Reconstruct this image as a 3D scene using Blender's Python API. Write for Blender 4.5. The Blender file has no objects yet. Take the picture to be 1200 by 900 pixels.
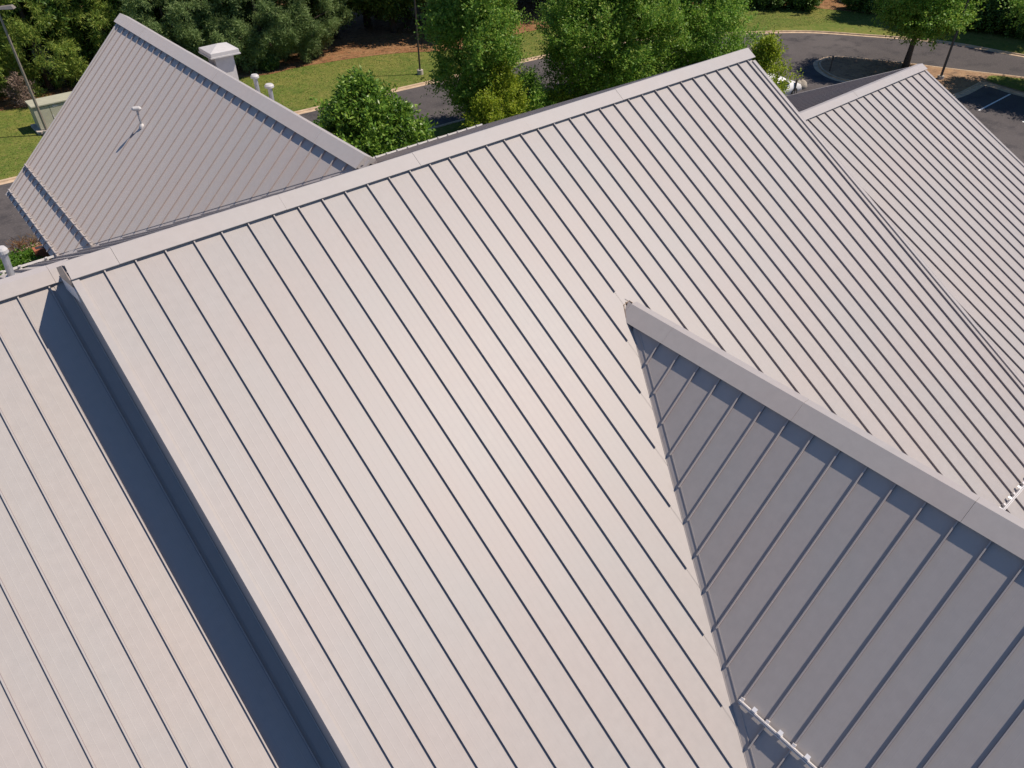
import bpy, math, random
import numpy as np
from mathutils import Vector, Matrix

U = 1.3            # metres per layout unit
ZG = 8.0           # layout z of the ground is -8
scene = bpy.context.scene
COL = scene.collection

# ------------------------------------------------------------------ camera
cam_d = bpy.data.cameras.new("camera")
cam = bpy.data.objects.new("camera", cam_d); COL.objects.link(cam)
CAM = Vector((-1.3528, -10.1061, 5.1944))
R_ = Vector((0.76377, -0.645485, -0.001977)); U_ = Vector((0.414899, 0.488578, 0.767561)); F_ = Vector((0.494484, 0.587061, -0.640972))
cam.matrix_world = Matrix(((R_.x, U_.x, -F_.x, CAM.x*U), (R_.y, U_.y, -F_.y, CAM.y*U), (R_.z, U_.z, -F_.z, (CAM.z+ZG)*U), (0, 0, 0, 1)))
cam_d.sensor_width = 36.0
cam_d.lens = 864.88/1200*36.0
cam_d.clip_end = 3000
scene.camera = cam

# ------------------------------------------------------------------ sky and sun
SUN = Vector((.56, -.35, .985)).normalized()
elev = math.asin(SUN.z); azim = math.atan2(SUN.x, SUN.y)
w = bpy.data.worlds.new("World"); scene.world = w; w.use_nodes = True
nt = w.node_tree; bg = nt.nodes["Background"]
sky = nt.nodes.new("ShaderNodeTexSky"); sky.sky_type = 'NISHITA'; sky.sun_disc = False
sky.sun_elevation = elev; sky.sun_rotation = azim; sky.air_density = 1.0; sky.dust_density = 0.0; sky.ozone_density = 8.0; sky.altitude = 1500
nt.links.new(sky.outputs[0], bg.inputs[0]); bg.inputs[1].default_value = 0.102
sl = bpy.data.lights.new("sun", 'SUN'); sl.energy = 4.9; sl.angle = math.radians(0.53); sl.color = (1.0, 0.87, 0.74)
so = bpy.data.objects.new("sun", sl); COL.objects.link(so)
so.rotation_euler = SUN.to_track_quat('Z', 'Y').to_euler(); so.location = (0, 0, 60)
scene.view_settings.view_transform = 'Standard'; scene.view_settings.look = 'None'
scene.view_settings.exposure = 0.15; scene.view_settings.gamma = 1.0
scene.cycles.max_bounces = 6

# ------------------------------------------------------------------ materials
def mat(name, base, rough=.6, metal=0., var=.0, scale=3., bump=0., bscale=40., col2=None, stretch=None, spec=.5):
    m = bpy.data.materials.new(name); m.use_nodes = True
    n = m.node_tree.nodes; l = m.node_tree.links; p = n["Principled BSDF"]
    p.inputs["Base Color"].default_value = (*base, 1); p.inputs["Roughness"].default_value = rough
    p.inputs["Metallic"].default_value = metal; p.inputs["Specular IOR Level"].default_value = spec
    tc = n.new("ShaderNodeTexCoord"); mp = n.new("ShaderNodeMapping"); l.new(tc.outputs["Object"], mp.inputs[0])
    if stretch: mp.inputs["Scale"].default_value = stretch
    if var or col2:
        t = n.new("ShaderNodeTexNoise"); t.inputs["Scale"].default_value = scale; t.inputs["Detail"].default_value = 6
        l.new(mp.outputs[0], t.inputs[0])
        r = n.new("ShaderNodeValToRGB"); r.color_ramp.elements[0].position = .3; r.color_ramp.elements[1].position = .7
        c2 = col2 if col2 else tuple(c*(1-var) for c in base); c1 = base if col2 else tuple(min(1, c*(1+var)) for c in base)
        r.color_ramp.elements[0].color = (*c2, 1); r.color_ramp.elements[1].color = (*c1, 1)
        l.new(t.outputs[0], r.inputs[0]); l.new(r.outputs[0], p.inputs["Base Color"])
    if bump:
        t = n.new("ShaderNodeTexNoise"); t.inputs["Scale"].default_value = bscale; t.inputs["Detail"].default_value = 4
        l.new(mp.outputs[0], t.inputs[0])
        b = n.new("ShaderNodeBump"); b.inputs["Strength"].default_value = bump; b.inputs["Distance"].default_value = .02
        l.new(t.outputs[0], b.inputs["Height"]); l.new(b.outputs[0], p.inputs["Normal"])
    return m

def roof_mat(name, base, mott=.025):
    """factory-painted steel: faint mottling, faint rolling grain, slight oil-canning, chalky dust"""
    m = bpy.data.materials.new(name); m.use_nodes = True
    n = m.node_tree.nodes; l = m.node_tree.links; p = n["Principled BSDF"]
    p.inputs["Metallic"].default_value = 0.0; p.inputs["Specular IOR Level"].default_value = .38
    p.inputs["Diffuse Roughness"].default_value = 0.3; p.inputs["Sheen Weight"].default_value = 0.25; p.inputs["Sheen Roughness"].default_value = 0.6; p.inputs["Sheen Tint"].default_value = (1.0, .90, .86, 1)
    tc = n.new("ShaderNodeTexCoord")
    def noise(s, d=4, vec=None):
        t = n.new("ShaderNodeTexNoise"); t.inputs["Scale"].default_value = s; t.inputs["Detail"].default_value = d
        l.new(vec or tc.outputs["Object"], t.inputs[0]); return t
    a = noise(.5, 3); b = noise(90, 3); c = noise(6, 6)
    warm = n.new("ShaderNodeMix"); warm.data_type = 'RGBA'
    warm.inputs[6].default_value = (base[0]*1.015, base[1]*.995, base[2]*.985, 1); warm.inputs[7].default_value = (base[0]*.985, base[1]*1.003, base[2]*1.005, 1)
    rr = n.new("ShaderNodeMapRange"); rr.inputs[1].default_value = .35; rr.inputs[2].default_value = .65
    l.new(a.outputs[0], rr.inputs[0]); l.new(rr.outputs[0], warm.inputs[0])
    # panel to panel tone difference
    oi = n.new("ShaderNodeObjectInfo"); pr = n.new("ShaderNodeMapRange"); pr.inputs[3].default_value = 1-.018; pr.inputs[4].default_value = 1+.018
    l.new(oi.outputs["Random"], pr.inputs[0])
    g = n.new("ShaderNodeMapRange"); g.inputs[1].default_value = .3; g.inputs[2].default_value = .7
    g.inputs[3].default_value = 1-mott; g.inputs[4].default_value = 1+mott
    l.new(b.outputs[0], g.inputs[0])
    g2 = n.new("ShaderNodeMapRange"); g2.inputs[1].default_value = .3; g2.inputs[2].default_value = .7
    g2.inputs[3].default_value = .965; g2.inputs[4].default_value = 1.025
    l.new(c.outputs[0], g2.inputs[0])
    m1 = n.new("ShaderNodeMath"); m1.operation = 'MULTIPLY'; l.new(g.outputs[0], m1.inputs[0]); l.new(pr.outputs[0], m1.inputs[1])
    m2 = n.new("ShaderNodeMath"); m2.operation = 'MULTIPLY'; l.new(m1.outputs[0], m2.inputs[0]); l.new(g2.outputs[0], m2.inputs[1])
    v = n.new("ShaderNodeVectorMath"); v.operation = 'SCALE'; l.new(warm.outputs[2], v.inputs[0]); l.new(m2.outputs[0], v.inputs["Scale"])
    l.new(v.outputs[0], p.inputs["Base Color"])
    r2 = n.new("ShaderNodeMapRange"); r2.inputs[3].default_value = .46; r2.inputs[4].default_value = .55
    l.new(c.outputs[0], r2.inputs[0]); l.new(r2.outputs[0], p.inputs["Roughness"])
    oc = noise(1.1, 2)
    bp = n.new("ShaderNodeBump"); bp.inputs["Strength"].default_value = .12; bp.inputs["Distance"].default_value = .02
    l.new(oc.outputs[0], bp.inputs["Height"])
    bp2 = n.new("ShaderNodeBump"); bp2.inputs["Strength"].default_value = .05; bp2.inputs["Distance"].default_value = .01
    l.new(b.outputs[0], bp2.inputs["Height"]); l.new(bp.outputs[0], bp2.inputs["Normal"])
    l.new(bp2.outputs[0], p.inputs["Normal"])
    return m

ROOF = roof_mat("painted_roof_steel", (.398, .371, .354))
CAPM = roof_mat("painted_cap_steel", (.416, .388, .372))
FLASH = roof_mat("painted_flashing", (.388, .358, .342))
SEAMD = roof_mat("seam_shade_dark", (.25, .215, .225), .08)  # shade beside and on the seams, painted in as a darker base colour
SEAML = roof_mat("seam_shade_light", (.345, .30, .30), .05)  # weaker painted seam shade, for the left wing
RAILM = mat("mill_aluminium", (.62, .60, .59), .45, .15, .05, 8)
PLATEM = mat("bright_aluminium", (.80, .80, .80), .4, .4)
GALV = mat("galvanised_pipe", (.42, .44, .47), .45, .5, .12, 10, .1, 30)
WHITE = mat("white_vent_paint", (.52, .51, .50), .55, 0, .06, 8)
DARKM = mat("dark_recess", (.03, .03, .035), .8)
SEAL = mat("brown_sealant", (.27, .17, .10), .8, 0, .3, 20)
CLAD = roof_mat("wall_cladding", (.30, .29, .28))
BRICKW = mat("tan_wall", (.34, .27, .21), .85, 0, .2, 6, .3, 30)
TRIM = mat("white_trim", (.70, .70, .70), .5)
ASPH = None
CONC = mat("kerb_concrete", (.50, .38, .26), .9, 0, .22, 2.5, .3, 40)
PAINT = mat("line_paint", (.72, .74, .74), .7, 0, .15, 9)
POLEM = mat("bronze_pole", (.10, .085, .075), .45, .4, .15, 6)
POLEL = mat("weathered_pole", (.30, .265, .235), .5, .4, .15, 6)
GREENBOX = mat("cabinet_green", (.40, .40, .31), .55, 0, .07, 4, .1, 20)
PAD = mat("pad_concrete", (.42, .38, .33), .9, 0, .2, 4)
BARK = mat("bark", (.085, .062, .047), .9, 0, .35, 7, .6, 25, stretch=(1, 1, .3))
CARW = mat("car_white", (.80, .80, .80), .25, 0, 0, spec=.7)
GLASS = mat("car_glass", (.02, .025, .03), .08, 0, 0, spec=.8)
RUBBER = mat("rubber", (.02, .02, .02), .8)
RIM = mat("alloy_rim", (.5, .5, .5), .35, .8)
TERRA = mat("terracotta", (.36, .12, .06), .8, 0, .2, 10)
STONE = mat("boulder_stone", (.36, .32, .26), .9, 0, .25, 3, .5, 12)

def ground_mat(name, cols, scales, bump=.4, bs=60):
    m = bpy.data.materials.new(name); m.use_nodes = True
    n = m.node_tree.nodes; l = m.node_tree.links; p = n["Principled BSDF"]; p.inputs["Roughness"].default_value = .95
    p.inputs["Specular IOR Level"].default_value = .2
    tc = n.new("ShaderNodeTexCoord")
    prev = None
    for i, (c, s, lo, hi) in enumerate(zip(cols[1:], scales, [.42, .5, .55, .5], [.62, .64, .66, .7])):
        t = n.new("ShaderNodeTexNoise"); t.inputs["Scale"].default_value = s; t.inputs["Detail"].default_value = 8; t.inputs["Roughness"].default_value = .62
        l.new(tc.outputs["Object"], t.inputs[0])
        r = n.new("ShaderNodeMapRange"); r.inputs[1].default_value = lo; r.inputs[2].default_value = hi; l.new(t.outputs[0], r.inputs[0])
        mx = n.new("ShaderNodeMix"); mx.data_type = 'RGBA'
        l.new(r.outputs[0], mx.inputs[0])
        if prev is None: mx.inputs[6].default_value = (*cols[0], 1)
        else: l.new(prev, mx.inputs[6])
        mx.inputs[7].default_value = (*c, 1); prev = mx.outputs[2]
    l.new(prev, p.inputs["Base Color"])
    t = n.new("ShaderNodeTexNoise"); t.inputs["Scale"].default_value = bs/10; t.inputs["Detail"].default_value = 8
    l.new(tc.outputs["Object"], t.inputs[0])
    b = n.new("ShaderNodeBump"); b.inputs["Strength"].default_value = bump; b.inputs["Distance"].default_value = .06
    l.new(t.outputs[0], b.inputs["Height"]); l.new(b.outputs[0], p.inputs["Normal"])
    return m
GRASS = ground_mat("lawn_grass", [(.115, .155, .028), (.175, .18, .042), (.085, .13, .022), (.23, .19, .07)], [.25, 1.2, 4.0], .6, 60)
ASPH = ground_mat("asphalt", [(.078, .072, .074), (.105, .096, .096), (.056, .053, .057), (.125, .115, .112)], [.12, .6, 9.0], .25, 120)
STRAW = ground_mat("pine_straw", [(.24, .115, .055), (.30, .17, .085), (.12, .06, .03), (.35, .22, .12)], [.5, 2., 6.], .8, 60)
MULCH = ground_mat("mulch", [(.27, .17, .105), (.34, .22, .13), (.18, .12, .08), (.38, .28, .18)], [.6, 2.5, 7.], .8, 80)

def leaf_mat(name, c1, c2, c3, gloss=.5, trans=.35):
    m = bpy.data.materials.new(name); m.use_nodes = True
    n = m.node_tree.nodes; l = m.node_tree.links; p = n["Principled BSDF"]; out = n["Material Output"]
    g = n.new("ShaderNodeNewGeometry"); r = n.new("ShaderNodeValToRGB")
    r.color_ramp.elements[0].color = (*c1, 1); r.color_ramp.elements[1].color = (*c3, 1)
    e = r.color_ramp.elements.new(.5); e.color = (*c2, 1)
    l.new(g.outputs["Random Per Island"], r.inputs[0])
    l.new(r.outputs[0], p.inputs["Base Color"]); p.inputs["Roughness"].default_value = gloss; p.inputs["Specular IOR Level"].default_value = .35
    t = n.new("ShaderNodeBsdfTranslucent"); l.new(r.outputs[0], t.inputs[0])
    mx = n.new("ShaderNodeMixShader"); mx.inputs[0].default_value = trans
    l.new(p.outputs[0], mx.inputs[1]); l.new(t.outputs[0], mx.inputs[2]); l.new(mx.outputs[0], out.inputs[0])
    return m
LF_MAG = leaf_mat("magnolia_leaf", (0.075, 0.170, 0.025), (0.137, 0.273, 0.036), (0.287, 0.420, 0.062), .38, .3)
LF_ELM = leaf_mat("elm_leaf", (0.118, 0.252, 0.038), (0.185, 0.347, 0.047), (0.325, 0.420, 0.073), .5, .42)
LF_BRI = leaf_mat("bright_leaf", (0.127, 0.276, 0.038), (0.212, 0.403, 0.054), (0.317, 0.420, 0.074), .55, .4)
LF_YEL = leaf_mat("yellow_leaf", (0.20, 0.30, 0.028), (0.31, 0.41, 0.036), (0.42, 0.46, 0.05), .5, .45)
LF_PINE = leaf_mat("pine_needle", (0.137, 0.225, 0.041), (0.218, 0.328, 0.055), (0.383, 0.420, 0.082), .6, .35)
LF_PINE2 = leaf_mat("grey_pine_needle", (0.123, 0.205, 0.068), (0.198, 0.293, 0.102), (0.300, 0.396, 0.150), .6, .35)
LF_DARK = leaf_mat("dark_leaf", (0.062, 0.123, 0.030), (0.102, 0.192, 0.038), (0.178, 0.287, 0.055), .5, .25)
LF_DRY = leaf_mat("dry_twig", (.20, .14, .11), (.28, .20, .16), (.36, .27, .22), .8, .2)
LF_LIR = leaf_mat("bed_leaf", (.07, .16, .018), (.11, .24, .025), (.17, .30, .04), .45, .35)
LF_RED = leaf_mat("red_grass", (.16, .07, .03), (.22, .11, .05), (.20, .16, .05), .7, .3)
GR_BL = leaf_mat("grass_blade", (.09, .15, .025), (.13, .18, .03), (.21, .21, .06), .7, .4)

# ------------------------------------------------------------------ mesh helpers (layout units in, metres out)
def W(p): return (p[0]*U, p[1]*U, (p[2]+ZG)*U)
class MB:
    """collects shapes; vertices are local to `o` (layout coordinates)"""
    def __init__(s, o=(0, 0, -ZG)): s.v = []; s.f = []; s.m = []; s.o = np.array(o, float); s.cur = 0
    def add(s, vs, fs):
        k = len(s.v); s.v += [tuple(map(float, v)) for v in vs]; s.f += [tuple(i+k for i in f) for f in fs]; s.m += [s.cur]*len(fs); return s
    def quad(s, a, b, c, d): return s.add([a, b, c, d], [(0, 1, 2, 3)])
    def poly(s, pts): return s.add(pts, [tuple(range(len(pts)))])
    def box(s, c, size, ax=None):
        ax = ax or (Vector((1, 0, 0)), Vector((0, 1, 0)), Vector((0, 0, 1)))
        c = Vector(c); e = [Vector(a)*(z/2) for a, z in zip(ax, size)]
        vs = [c+e[0]*i+e[1]*j+e[2]*k for i in (-1, 1) for j in (-1, 1) for k in (-1, 1)]
        return s.add(vs, [(0, 1, 3, 2), (4, 6, 7, 5), (0, 4, 5, 1), (2, 3, 7, 6), (0, 2, 6, 4), (1, 5, 7, 3)])
    def prism(s, pts, vec):
        """closed prism: polygon pts swept by vec"""
        n = len(pts); vec = Vector(vec); vs = [Vector(p) for p in pts]+[Vector(p)+vec for p in pts]
        return s.add(vs, [tuple(range(n))[::-1], tuple(range(n, 2*n))]+[(i, (i+1) % n, (i+1) % n+n, i+n) for i in range(n)])
    def tube(s, pts, rs, n=10, cap=True):
        rings = []; pts = [Vector(p) for p in pts]; k0 = len(s.v); vs = []; fs = []
        for i, p in enumerate(pts):
            d = (pts[min(i+1, len(pts)-1)]-pts[max(i-1, 0)]).normalized()
            a = d.orthogonal().normalized() if abs(d.z) < .99 else Vector((1, 0, 0)); a = (a-d*a.dot(d)).normalized(); b = d.cross(a)
            for k in range(n):
                t = 2*math.pi*k/n; vs.append(p+(a*math.cos(t)+b*math.sin(t))*rs[i])
        for i in range(len(pts)-1):
            for k in range(n): fs.append((i*n+k, i*n+(k+1) % n, (i+1)*n+(k+1) % n, (i+1)*n+k))
        if cap: fs += [tuple(range(n))[::-1], tuple(range((len(pts)-1)*n, len(pts)*n))]
        return s.add(vs, fs)
    def build(s, name, m, parent=None, smooth=False, kind=None, bevel=0):
        me = bpy.data.meshes.new(name)
        o = s.o; me.from_pydata([((v[0]-o[0])*U, (v[1]-o[1])*U, (v[2]-o[2])*U) for v in s.v], [], s.f)
        ms = m if isinstance(m, (list, tuple)) else [m]
        for x in ms: me.materials.append(x)
        if len(ms) > 1: me.polygons.foreach_set("material_index", s.m)
        if smooth: me.polygons.foreach_set("use_smooth", [True]*len(me.polygons))
        me.update()
        ob = bpy.data.objects.new(name, me); COL.objects.link(ob)
        if parent: ob.parent = parent
        else: ob.location = W(s.o)
        if bevel:
            b = ob.modifiers.new("bevel", 'BEVEL'); b.width = bevel*U; b.segments = 2; b.limit_method = 'ANGLE'
        if kind: ob["kind"] = kind
        return ob
def tag(o, label=None, cat=None, group=None):
    if label: o["label"] = label
    if cat: o["category"] = cat
    if group: o["group"] = group
    return o
def empty(name, loc, label, cat, group=None):
    o = bpy.data.objects.new(name, None); COL.objects.link(o); o.location = W(loc); o.empty_display_size = .3
    return tag(o, label, cat, group)
def copy_tree(o, parent=None):
    c = o.copy(); COL.objects.link(c); c.parent = parent
    for ch in list(o.children): copy_tree(ch, c)
    return c

# ================================================================== the building
BLD = empty("metal_roofed_building", (0, 0, -ZG), "large building with many pale standing seam metal gable roofs filling the photo", "building")

class Plane:
    """roof plane: s runs along the ridge, t down the slope, h out of the plane"""
    def __init__(p, O, a, d):
        p.O = Vector(O); p.a = Vector(a).normalized(); p.d = Vector(d).normalized(); n = p.a.cross(p.d)
        p.n = n if n.z > 0 else -n
    def P(p, s, t, h=0): return p.O+p.a*s+p.d*t+p.n*h
    def z(p, x, y): return p.O.z-((x-p.O.x)*p.n.x+(y-p.O.y)*p.n.y)/p.n.z
def slope(O, a, downdir, tan):
    v = Vector((downdir[0], downdir[1], -tan)); return Plane(O, a, v)

TM = math.tan(.5358)      # main south pitch
TN = .462                 # north pitch
TG = math.tan(.8187)      # gable west pitch
TL = math.tan(.7206)      # left wing pitch
TR = math.tan(.4686)      # right roof pitch
TLo = math.tan(.5415)     # lower roof pitch
PM = slope((0, 0, 0), (1, 0, 0), (0, -1), TM)
PN = slope((0, .25, .12), (1, 0, 0), (0, 1), TN)
PG = slope((6.828, 0, -2.106), (0, -1, 0), (-1, 0), TG)
GX = 7.06; GZ = -2.106+TG*(GX-6.828)
PGE = slope((GX, 0, GZ), (0, -1, 0), (1, 0), .90)
PL = slope((4.828, 0, -.49), (0, 1, 0), (-1, 0), TL)
LX = 5.04; LZ = -.49+TL*(LX-4.828)
PLE = slope((LX, 0, LZ), (0, 1, 0), (1, 0), TL)
PR = slope((17.844, .063, -2.235), (1, 0, 0), (0, -1), TR)
RZ = -2.235+TR*(.28-.063)
PRN = slope((17.844, .28, RZ), (1, 0, 0), (0, 1), .48)
PLo = slope((-.6096, 1.107, -.537), (1, 0, 0), (0, -1), TLo)
EAVE_S = -10.4; EAVE_N = 10.6; PW = .41; RIB = .039; RIBW = .012

def panel(pl, s0, s1, top, bot, slope_part, ribstart=0., ribend=0., rib=True, m=None, ribs=True, hem=False, RIB=RIB, shade_edges=True, shade_m=None):
    """one standing seam pan with its raised seam along the s0 edge and three pencil ribs"""
    wd = s1-s0; g = .0025
    prof = [(g, 0), (g+.011, 0), (wd*.24, 0), (wd*.255, .0007), (wd*.27, 0), (wd*.49, 0), (wd*.505, .0007), (wd*.52, 0), (wd*.74, 0), (wd*.755, .0007), (wd*.77, 0), (wd-g-.011, 0), (wd-g, 0)] if ribs else [(g, 0), (g+.011, 0), (wd-g-.011, 0), (wd-g, 0)]
    mb = MB(); vs = []; N = len(prof)
    for f in (0, 1):
        for (u, h) in prof:
            s = s0+u; t0 = top(s); t1 = bot(s)
            if t1 < t0: t1 = t0
            vs.append(pl.P(s, t0 if f == 0 else t1, h))
    fs = [(i, i+1, N+i+1, N+i) for i in range(N-1)]
    k_ = len(mb.v); mb.v += [tuple(map(float, q)) for q in vs]; mb.f += fs; mb.m += ([1]+[0]*(len(fs)-2)+[1]) if shade_edges else [0]*len(fs)  # edge strips of the pan take the painted seam shade
    # lower lip
    mb.add([pl.P(s0+g, bot(s0+g), 0), pl.P(s1-g, bot(s1-g), 0), pl.P(s1-g, bot(s1-g), -.03), pl.P(s0+g, bot(s0+g), -.03)], [(0, 1, 2, 3)])
    if hem:
        a_, b_ = s0+g, s1-g; e = .02
        mb.add([pl.P(a_, bot(a_)-e, .001), pl.P(b_, bot(b_)-e, .001), pl.P(b_, bot(b_)-e, .006), pl.P(a_, bot(a_)-e, .006),
                pl.P(a_, bot(a_), .005), pl.P(b_, bot(b_), .005), pl.P(b_, bot(b_), -.006), pl.P(a_, bot(a_), -.006)],
               [(0, 1, 2, 3), (3, 2, 5, 4), (4, 5, 6, 7)])
    if rib:
        t0 = top(s0)+ribstart; t1 = bot(s0)-ribend
        if t1 > t0+.02:
            a, b = s0-RIBW/2, s0+RIBW/2; c, d = s0-.009, s0+.009
            # web + folded head
            for (x0, x1, h0, h1) in ((a, b, -.002, RIB-.010), (c, d, RIB-.010, RIB)):
                vv = [pl.P(x, t, h) for t in (t0, t1) for x, h in ((x0, h0), (x0, h1), (x1, h1), (x1, h0))]
                mb.cur = 1 if h0 < 0 else 0  # web faces get the painted shade tone, head keeps the roof colour
                mb.add(vv, [(0, 1, 5, 4), (1, 2, 6, 5), (2, 3, 7, 6), (0, 3, 2, 1), (4, 5, 6, 7)])
    return mb.build("roof_panel", [m or ROOF, shade_m or SEAMD], slope_part)

def deck(name, pl, s0, s1, top, bot, nseg=24):
    """thin deck sheet under the pans, the part that carries them"""
    mb = MB(); ss = [s0+(s1-s0)*i/nseg for i in range(nseg+1)]
    vs = []
    for s in ss:
        t0 = top(s); t1 = max(t0, bot(s)-.01)
        vs += [pl.P(s, t0, -.008), pl.P(s, t1, -.008), pl.P(s, t1, -.05), pl.P(s, t0, -.05)]
    fs = []
    for i in range(nseg):
        k = 4*i
        fs += [(k, k+4, k+5, k+1), (k+1, k+5, k+6, k+2), (k+2, k+6, k+7, k+3)]
    fs += [(0, 1, 2, 3), (4*nseg, 4*nseg+3, 4*nseg+2, 4*nseg+1)]
    return mb.add(vs, fs).build(name, FLASH, BLD)

def rows(pl, seams, top, bot, part, **k):
    for a, b in zip(seams[:-1], seams[1:]): panel(pl, a, b, top, bot, part, **k)

CAPH = .063
def ridge_cap(pA, pB, s0, s1, wa, wb, part, sec=2.45, off=0., sB=lambda s: s, m=None, tilt=0., end=0.):
    """folded ridge cap in sections; hem .063 above the pans on both sides.  wa / wb: t of the lower edges"""
    m = m or CAPM
    # ridge line: intersection approximated at t<0 on A
    s = s0; cuts = [s0]; x = s0+off if off > 0 else s0+sec
    while x < s1-.2: cuts.append(x); x += sec
    cuts.append(s1)
    for i, (a, b) in enumerate(zip(cuts[:-1], cuts[1:])):
        mb = MB(); lift = .0035*(i % 2)
        def ring(s):
            ra = pA.P(s, wa[0], CAPH+lift); rA = pA.P(s, wa[0], .004)
            sh = end if abs(s-s0) < .01 else 0
            rt = pA.P(s+sh*.5, wa[1], CAPH+.004+lift-tilt)
            rb = pB.P(sB(s)+sh, wb, CAPH+lift); rB = pB.P(sB(s)+sh, wb, .004)
            rah = pA.P(s, wa[0], CAPH-.016+lift); rai = pA.P(s, wa[0]-.035, CAPH-.016+lift); rAi = pA.P(s, wa[0]-.035, .004)
            return [rAi, rai, rah, ra, rt, rb, rB]
        A = ring(a+.002); B = ring(b-.002 if b < s1 else b); n = len(A)
        mb.add(A+B, [(j, j+1, n+j+1, n+j) for j in range(n-1)]+[tuple(range(n)), tuple(range(n, 2*n))[::-1]])
        mb.build("ridge_cap", m, part)

# ---- main south slope
y2t = lambda pl, dy: dy/abs(pl.d.y)      # plan distance -> t
def yvW(x): return (-2.106-TG*(6.828-x))/TM           # west valley, y on the main slope
def yvE(x): return (GZ-.90*(x-GX))/TM
def main_bot(s):
    yb = EAVE_S
    if s < GX: yb = max(yb, yvW(s)+.0)
    else: yb = max(yb, yvE(s)+.0)
    return -yb/abs(PM.d.y)
main_top = lambda s: -.06
MS = deck("main_south_slope", PM, -.385, 14.44, lambda s: -.27, main_bot, 120)
seams = [i*PW for i in range(34)]+[13.89, 14.24]
ss = [-.385]+seams+[14.44]
for a, b in zip(ss[:-1], ss[1:]):
    inv = 2.9 < a < 12.1
    panel(PM, a, b, main_top, main_bot, MS, ribstart=.062, ribend=(.36 if a < GX else .12) if inv else 0, rib=(a > -.37), shade_edges=not inv)
# ---- gable (front right): west slope with its valley
def gb_bot(s): return min((.594*0+TM*s-2.106)/(-PG.d.z)*1.0-.13, 5.6)
GW = deck("gable_west_slope", PG, 3.60, 12.9, lambda s: -.25 if s > 3.3 else 0, lambda s: min((TM*s-2.106)/(-PG.d.z), 5.6), 60)
gs = [3.73]+[4.199+PW*j for j in range(21)]+[12.8]
for a, b in zip(gs[:-1], gs[1:]): panel(PG, a, b, lambda s: -.05, gb_bot, GW, hem=a < 9.5, ribstart=.05, ribend=-.02, rib=(a > 3.8))
def gbe_bot(s): return min((TM*s+GZ)/(-PGE.d.z)-.05, 5.6)
GE = deck("gable_east_slope", PGE, 3.60, 12.9, lambda s: 0, lambda s: min((TM*s+GZ)/(-PGE.d.z), 5.6), 60)
for a, b in zip(gs[:-1], gs[1:]): panel(PGE, a, b, lambda s: .1, gbe_bot, GE, rib=(a > 3.8), ribs=False)
# ---- left wing
def vL(y): return (.12-TN*(y-.25)+.49)/(-TL)          # plan distance from x=4.828 of the valley line
def lw_bot0(s):                                        # t where the wing meets the north slope
    z = .12-TN*(s-.25); return min(max((-.49-z)/(-PL.d.z), -.3), 5.98)
lw_bot = lambda s: lw_bot0(s)-.14 if lw_bot0(s) < 5.9 else 5.98
LWW = deck("left_wing_west_slope", PL, 1.5, 14.94, lambda s: -.27, lw_bot0, 90)
ls = sorted([9.365-PW*j for j in range(-13, 20)]+[14.94]); ls = [x for x in ls if x > 1.45]
for a, b in zip(ls[:-1], ls[1:]): panel(PL, a, b, lambda s: -.05, lw_bot, LWW, RIB=.034, shade_m=SEAML, hem=a < 9.3, ribstart=.05, ribend=.0)
def le_bot0(s):
    z = .12-TN*(s-.25); return min(max((LZ-z)/(-PLE.d.z), 0), 6.2)
LWE = deck("left_wing_east_slope", PLE, 1.8, 14.94, lambda s: 0, le_bot0, 60)
for a, b in zip(ls[:-1], ls[1:]):
    if a > 1.85: panel(PLE, a, b, lambda s: .1, lambda s: le_bot0(s)-.05, LWE, ribs=False)
# ---- north slope of the main roof and of the lower roof
def n_bot(x):
    y = EAVE_N
    if x < LX: y = min(y, .25+(.12+.49+TL*(4.828-x))/TN)
    else: y = min(y, .25+(.12-LZ+TL*(x-LX))/TN)
    if x < .45 or x > 9.7: y = EAVE_N
    return (y-.25)/PN.d.y
def n_top(x): return (1.30-.25)/PN.d.y if x < -.2195 else .03
NS = deck("north_slope", PN, -9.0, 14.44, n_top, n_bot, 160)
ns = [-.6096-PW*j for j in range(20, -1, -1)]+[-.22]+[i*PW for i in range(0, 36)]+[14.44]
for a, b in zip(ns[:-1], ns[1:]):
    panel(PN, a, b, n_top, (lambda x: n_bot(x)-.1 if .45 < x < 9.7 else n_bot(x)), NS, ribs=False, RIB=.050, ribstart=.15 if a < -.3 else 0)
# ---- lower roof (left), south slope
LO = deck("lower_south_slope", PLo, -8.4, .20, lambda s: -.22, lambda s: 11.6, 2)
los = [-PW*j for j in range(20, -1, -1)]
for a, b in zip(los[:-1], los[1:]): panel(PLo, a, b, lambda s: -.05, lambda s: 11.6, LO, ribstart=.05)
panel(PLo, 0.0, .205, lambda s: -.05, lambda s: 11.6, LO, ribstart=.05, ribs=False)
# ---- right roof
RS = deck("right_south_slope", PR, -3.36, 6.58, lambda s: -.22, lambda s: 9.6, 2)
rs = [PW*j for j in range(-8, 17)]+[6.58]; rs = [-3.36]+rs
del rs[-2]
for a, b in zip(rs[:-1], rs[1:]): panel(PR, a, b, lambda s: -.05, lambda s: 9.6, RS, ribstart=.05, rib=a > -3.3)
RN_ = deck("right_north_slope", PRN, -3.36, 6.58, lambda s: 0, lambda s: 8.2, 2)
for a, b in zip(rs[:-1], rs[1:]): panel(PRN, a, b, lambda s: .1, lambda s: 8.2, RN_, ribs=False, RIB=.052, rib=a > -3.3)

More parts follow.
